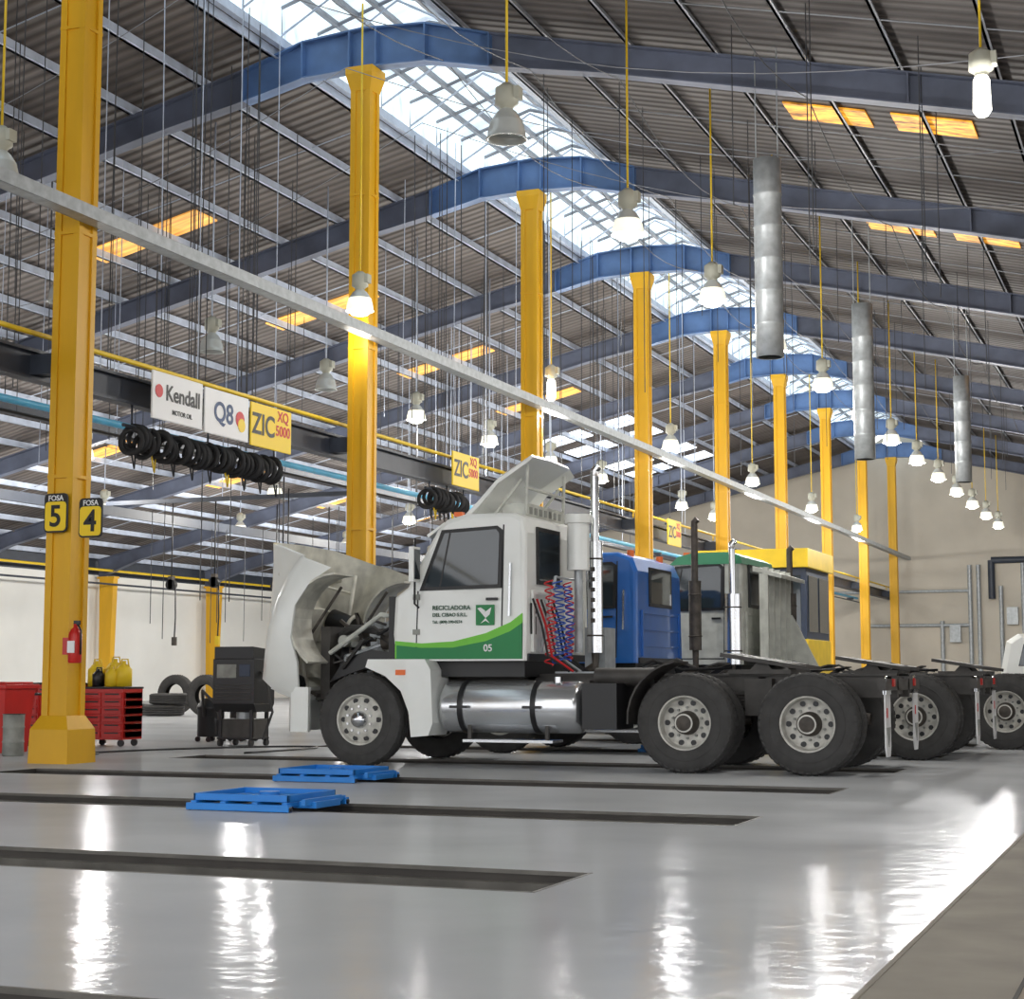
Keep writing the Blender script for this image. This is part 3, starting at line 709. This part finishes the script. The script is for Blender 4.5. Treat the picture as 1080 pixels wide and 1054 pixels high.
for y in(.6,W-.6):
    b.tube([(-7.0,y,2.88),(-6.98,y,3.46)],.02,offw); b.tube([(-7.4,y,2.88),(-7.05,y,3.3)],.02,offw)
b.tube([(-7.0,.6,3.2),(-7.0,W-.6,3.2)],.018,offw)
b.box(-7.3,-6.98,.62,W-.62,2.86,3.02,offw)
for i in range(7): b.box(-6.98,-6.97,.66+i*.16,.74+i*.16,2.9,2.98,gry)
b.box(-6.15,-5.75,.1,.7,.45,.95,blk); b.cyl((-6.1,.45,1.02),(-5.4,.45,1.02),.1,frm); b.box(-6.7,-5.7,.75,1.7,1.06,1.08,galv)
b.build('body',e,.008)
b=B(); hoodshape(b,white,hoodin,detail=True)
ho=b
T0=Matrix.Translation((-9.72,0,.92)); Rm=T0@Matrix.Rotation(math.radians(-70),4,'Y')@T0.inverted()
Rm=Matrix.Translation((TX,TY,0))@Rm
ho.v=[tuple(Rm@Vector(p)) for p in ho.v]
ho.build('hood',e)
ty=TY+.112
for i,(s_,z_,q) in enumerate((('RECICLADORA',1.80,.070),('DEL CIBAO S.R.L.',1.72,.058),('Tel.: (809) 590-0274',1.64,.045))):
    text('door_lettering_%d'%(i+1),s_,q,(-7.99,ty,z_),FY,inkg,e,'LEFT')
text('unit_number','05',.11,(-7.3,ty-.004,1.34),FY,signw,e)
# truck 2 blue
b=B(); b.M=Matrix.Translation((.37,21.2,0)); chassis(b,-9.0,-4.8,-3.5,-2.75)
cab(b,-.26,blue,rw=(.75,1.7),zsc=.88,rnd=.12); hoodshape(b,blue,gry,-.35); bumper(b,frm,-.35); stepfender(b,blue,-.26); fueltank(b,-8.1,-6.5,frm)
stack(b,-6.95,2.5,3.3,(1.4,2.4),m=eng,slots=False); b.box(-6.6,-6.0,.15,.75,.5,.95,frm)
for y in(.55,1.9): b.cyl((-7.3,y,2.62),(-7.3,y,2.72),.05,orng)
b.build('tractor_truck',None,.008)
# truck 3
b=B(); b.M=Matrix.Translation((1.1,24.75,0)); chassis(b,-9.0,-4.8,-3.5,-2.75)
cab(b,-.45,offw,roofm=dgreen,rw=(.6,1.8)); hoodshape(b,offw,gry,-.35); bumper(b,frm,-.35); stepfender(b,offw,-.45); fueltank(b,-8.2,-6.6,alu)
stack(b,-7.38,-.05,3.05,(1.2,2.25),.13,chrome,False); stack(b,-7.0,2.2,3.1,(1.2,2.35),.1,eng,False); b.box(-6.6,-6.0,.15,.75,.5,.95,blk)
b.box(-7.1,-7.05,.5,W-.3,1.1,2.6,offw)
for y in(.55,.95,1.35,1.75,2.1): b.box(-7.05,-6.97,y-.04,y+.04,1.1,2.68,offw)
b.prism([(-7.2,2.62),(-6.75,2.5),(-6.75,2.56),(-7.2,2.7)],'y',.5,W-.3,offw)
b.prism([(-7.05,1.1),(-6.5,1.1),(-6.95,2.0),(-7.05,2.0)],'y',W-.36,W-.3,offw)
b.build('tractor_truck',None,.008)
# truck 4
b=B(); b.M=Matrix.Translation((-.4,28.4,0)); chassis(b,-9.0,-4.8,-3.5,-2.85)
cab(b,-.45,white,rw=(.6,1.8)); hoodshape(b,white,gry,-.35); bumper(b,frm,-.35); stepfender(b,white,-.45); fueltank(b,-8.2,-6.6,alu)
b.build('tractor_truck',None,.008)
# white van at right
b=B(); b.M=Matrix.Translation((-3.1,31.5,0))
P=[(0,.35),(-.05,.75),(.0,1.15),(.1,1.65),(.3,1.78),(1.5,1.82),(2.6,1.82),(4.2,1.8),(4.3,1.0),(4.35,.4),(3.9,.35)]
def cs(y,i): return [(x+(2-x)*i*.05,y,z-(z-.9)*i*.06 if z>.9 else z) for x,z in P]
b.loft([cs(.0,1),cs(.08,0),cs(1.72,0),cs(1.8,1)],white)
for a,c_ in((-.006,.02),(1.78,1.806)):
    b.prism([(.3,1.2),(.4,1.6),(1.4,1.62),(1.4,1.2)],'y',a,c_,glass); b.prism([(1.5,1.2),(1.5,1.62),(2.8,1.62),(2.8,1.2)],'y',a,c_,glass)
b.box(-.06,-.03,.3,1.5,.55,.85,blk); b.box(-.05,.02,.1,.35,.75,.95,lens); b.box(-.05,.02,1.45,1.7,.75,.95,lens)
for x in(.8,3.5):
    for y,d in((-.02,1),(1.82,-1)):
        b.lathe((x,y,.34),(0,d,0),[(.02,.2),(0,.24),(0,.32),(.04,.34),(.18,.34),(.2,.3)],rub,28); b.lathe((x,y,.34),(0,d,0),[(.03,.21),(.05,.1),(.02,.001)],alu,20)
b.build('parked_van',None,.02)

# ---------------- pit jacks
def jack(x,y,s=1):
    b=B(); b.M=Matrix.Translation((x,y,0))@Matrix.Diagonal((s,s,s*.82,1))
    for yy in(-.5,.44): b.box(-.45,.45,yy,yy+.06,.005,.07,jackblue)
    for xx in(-.42,-.16,.12,.38): b.box(xx,xx+.05,-.48,.48,.05,.09,jackblue)
    b.box(-.40,.40,-.42,.30,.09,.105,jackblue)
    for a in(-.42,.40): b.box(a,a+.02,-.44,.32,.09,.155,jackblue)
    for a in(-.44,.30): b.box(-.42,.42,a,a+.02,.09,.155,jackblue)
    b.box(.38,.58,-.3,.1,.03,.09,jackblue); b.box(.5,.54,-.4,.2,.06,.12,jackblue)
    b.cyl((0,0,-.5),(0,0,.15),.08,jackblue)
    for sx in(-.45,.4): 
        for sy in(-.49,.45): b.cyl((sx+.03,sy,.03),(sx+.03,sy+.04,.03),.03,blk)
    b.build('pit_jack',None,.004)
jack(-6.78,11.85); jack(-7.93,15.2); jack(-6.6,22.5,.8)

# ---------------- left side objects
b=B(); x,y,z=-12.17,16.65,1.18
b.lathe((x,y,z),(0,0,1),[(0,.001),(0,.07),(.02,.08),(.34,.08),(.4,.05),(.42,.025),(.46,.025),(.46,.001)],red,20)
b.box(x-.02,x+.06,y-.015,y+.015,z+.45,z+.5,blk); b.tube([(x+.03,y,z+.46),(x+.1,y-.03,z+.38),(x+.1,y-.03,z+.1)],.012,blk); b.box(x-.15,x-.07,y-.04,y+.04,z+.1,z+.3,red); b.box(x-.05,x+.05,y-.085,y-.078,z+.12,z+.26,signw)
b.build('fire_extinguisher')
def cabinet(x0,y0,w,d,h,nd,cols):
    b=B(); b.M=Matrix.Translation((x0,y0,0))
    b.box(0,w,0,d,.1,h,red); b.box(-.01,w+.01,-.01,d+.01,h,h+.03,blk)
    cw=w/cols
    for c_ in range(cols):
        for i in range(nd):
            z0=.13+(h-.16)*i/nd; z1=.13+(h-.16)*(i+1)/nd-.02
            b.box(c_*cw+.02,(c_+1)*cw-.02,-.02,0,z0,z1,red); b.box(c_*cw+.06,(c_+1)*cw-.06,-.035,-.02,z1-.035,z1-.015,frm)
            b.box(w,w+.02,.03,d-.03,z0,z1,red) 
    for a in(.08,w-.08):
        for c_ in(.08,d-.08): b.cyl((a,c_-.02,.05),(a,c_+.02,.05),.05,blk)
    b.build('tool_cabinet',None,.006)
cabinet(-16.0,21.0,.75,.5,.9,6,1); cabinet(-15.2,21.0,.72,.5,.84,6,2); cabinet(-16.0,20.3,.55,.5,.75,5,1); cabinet(-17.0,21.1,.8,.5,.9,6,1)
b=B(); b.M=Matrix.Translation((-15.0,18.9,0)); b.loft([[(-s,-s,z),(s,-s,z),(s,s,z),(-s,s,z)] for s,z in((.26,0),(.32,.85),(.36,.86),(.36,.92))],red); b.box(-.3,.3,-.3,.3,.92,.95,red); b.box(-.36,-.3,-.2,.2,.7,.85,red); b.build('red_waste_bin',None,.01)
b=B(); b.lathe((-14.15,18.1,0),(0,0,1),[(0,.001),(0,.13),(.02,.14),(.17,.135),(.18,.145),(.2,.135),(.36,.135),(.37,.145),(.39,.135),(.53,.14),(.54,.15),(.52,.13),(.5,.001)],gry,24); b.build('steel_drum')
b=B()
def can(x,y,z,m,s=1):
    b.lathe((x,y,z),(0,0,1),[(0,.001),(0,.11*s),(.22*s,.11*s),(.28*s,.06*s),(.29*s,.03*s),(.33*s,.03*s),(.33*s,.001)],m,16); b.tube([(x-.05*s,y,z+.26*s),(x-.03*s,y,z+.35*s),(x+.06*s,y,z+.35*s),(x+.08*s,y,z+.24*s)],.012,m,6)
for x,y,m,s in((-15.1,21.2,yel2,1.15),(-14.88,21.35,yel2,1.25),(-14.62,21.2,yel2,1.15),(-14.98,21.08,blk,.8),(-14.76,21.1,yel2,.9)): can(x,y,.873,m,s)
for x,y,m,s in((-15.75,21.3,yel2,1),(-15.45,21.2,green,.8)): can(x,y,.933,m,s)
b.build('oil_cans')
b=B()
for x,y in((-14.35,23.2),(-14.0,23.6)):
    b.lathe((x,y,.08),(0,0,1),[(0,.001),(0,.2),(.02,.21),(.42,.21),(.44,.23),(.47,.22),(.52,.19),(.6,.1),(.61,.001)],blk if x<-14.2 else frm,24)
    for k in range(4): a=k*1.57+.4; b.cyl((x+.2*math.cos(a),y+.2*math.sin(a)-.02,.04),(x+.2*math.cos(a),y+.2*math.sin(a)+.02,.04),.04,blk)
b.tube([(-14.35,23.0,.4),(-14.2,22.7,.8),(-13.9,22.6,.6),(-13.8,22.7,.05)],.025,rub)
b.build('shop_vacuum')
b=B(); b.M=Matrix.Translation((-13.05,22.0,0))
b.box(-.35,.35,-.3,.3,.62,1.28,blk); b.prism([(-.3,1.28),(.3,1.28),(.25,1.42),(-.3,1.46)],'x',-.33,.33,blk)
b.prism([(-.3,.62),(.3,.62),(.22,.5),(-.22,.5)],'x',-.35,.35,blk)
for a in(-.28,.24):
    for c_ in(-.24,.2): b.box(a,a+.05,c_,c_+.05,.08,.55,blk); b.cyl((a,c_+.02,.05),(a+.05,c_+.02,.05),.05,rub)
b.box(-.28,.29,-.22,.24,.12,.4,frm); b.box(-.3,.3,-.25,.25,.1,.13,blk)
b.box(-.28,.05,-.31,-.3,1.0,1.2,gry); b.box(.1,.28,-.31,-.3,1.02,1.2,booth)
for i in range(5): b.box(-.3,.3,-.31,-.3,.68+.05*i,.70+.05*i,frm)
b.tube([(.35,-.1,1.1),(.48,-.15,.9),(.55,-.1,.5),(.45,-.2,.1)],.02,rub); b.cyl((.05,-.05,.4),(.05,-.05,.52),.12,galv)
b.build('diagnostic_machine',None,.008)
b=B()
for k,(x,y) in enumerate(((-24.6,37.5),(-25.9,38.0),(-26.9,38.4))):
    tyre(b,x,y,.29,1,.525,(0,.0,-1))
    if k!=1: tyre(b,x+.1,y+.1,.58,1,.525,(0,0,-1))
b.build('spare_tyre_stack')
b=B(); tyre(b,-23.3,37.3,.53,1); b.build('spare_tyre')
b=B(); tyre(b,-25.5,39.3,.53,1); b.build('spare_tyre')
b=B(); pts=[]
for i in range(60):
    t=i/59; pts.append((-11.6-2.0*t+.5*math.sin(7*t),19.6+1.9*math.sin(5.3*t)+.7*t,.02))
b.tube(pts,.015,blk,6); b.build('air_hose_on_floor')
# hanging hose reels
b=B()
for x,y in((-21,34),(-20.5,36),(-22.5,34.5),(-18.5,33),(-19.6,37),(-17.5,31)):
    b.tube([(x,y,5.2),(x,y,3.4)],.018,blk,5); b.box(x-.06,x+.06,y-.06,y+.06,3.1,3.4,eng); b.cyl((x,y-.06,3.2),(x,y+.06,3.2),.13,blk)
    b.tube([(x+.11,y,3.2),(x+.13,y,2.4),(x+.11,y,1.9)],.018,blk,5); b.box(x+.06,x+.16,y-.04,y+.04,1.75,1.95,yel2 if int(x)%2 else eng)
b.box(-24,-17,33.9,34.0,5.1,5.2,darkbeam)
b.build('hanging_hose_reels')
# booth
b=B(); b.M=Matrix.Translation((-11.6,44.5,0))
b.box(0,2.3,0,3,0,.9,booth); b.box(-.03,2.33,-.03,3.03,.9,2.0,yel2); b.box(0,2.3,0,3,2.0,3.9,booth); b.box(-.6,2.4,-.25,3.2,3.9,4.4,yel2)
for x in(.15,1.25): b.box(x,x+.9,-.02,0,2.2,3.7,glass)
for y in(.2,1.6): b.box(2.3,2.32,y,y+1.2,2.2,3.7,glass)
b.build('service_booth',None,.01)
# end wall pipes
b=B()
for x,h in((-10.6,3.6),(-9.3,6.2),(-8.9,6.2),(-7.9,5.2),(-6.9,6.4),(-6.5,6.4),(-5.6,5.0),(-4.6,6.0)): b.cyl((x,Y1-.15,0),(x,Y1-.15,h),.10,galv,n=10)
b.cyl((-8.3,Y1-.2,6.4),(-4,Y1-.2,6.4),.16,darkbeam,n=10); b.cyl((-8.3,Y1-.2,6.4),(-8.3,Y1-.2,4.6),.16,darkbeam,n=10); b.cyl((-14,Y1-.15,3.4),(-9.3,Y1-.15,3.4),.08,galv,n=10); b.cyl((-16,Y1-.15,5.0),(-9.3,Y1-.15,5.0),.07,galv,n=10)
for x,z in((-7.4,3.4),(-6.1,3.0),(-10.0,2.6)): b.box(x-.25,x+.25,Y1-.35,Y1-.05,z,z+.8,galv)
b.build('wall_pipework')

# ---------------- world & camera
w=bpy.data.worlds.new('sky'); SC.world=w; w.use_nodes=True
bg=w.node_tree.nodes['Background']; bg.inputs[0].default_value=(.97,.98,1,1); bg.inputs[1].default_value=2.4
cam=bpy.data.cameras.new('camera'); co=bpy.data.objects.new('camera',cam); SC.collection.objects.link(co)
cam.lens=36*1780/1080; cam.sensor_width=36; cam.clip_end=500
co.location=(0,0,1.03); co.rotation_euler=(math.radians(90+5.97),0,math.radians(21.7))
SC.camera=co
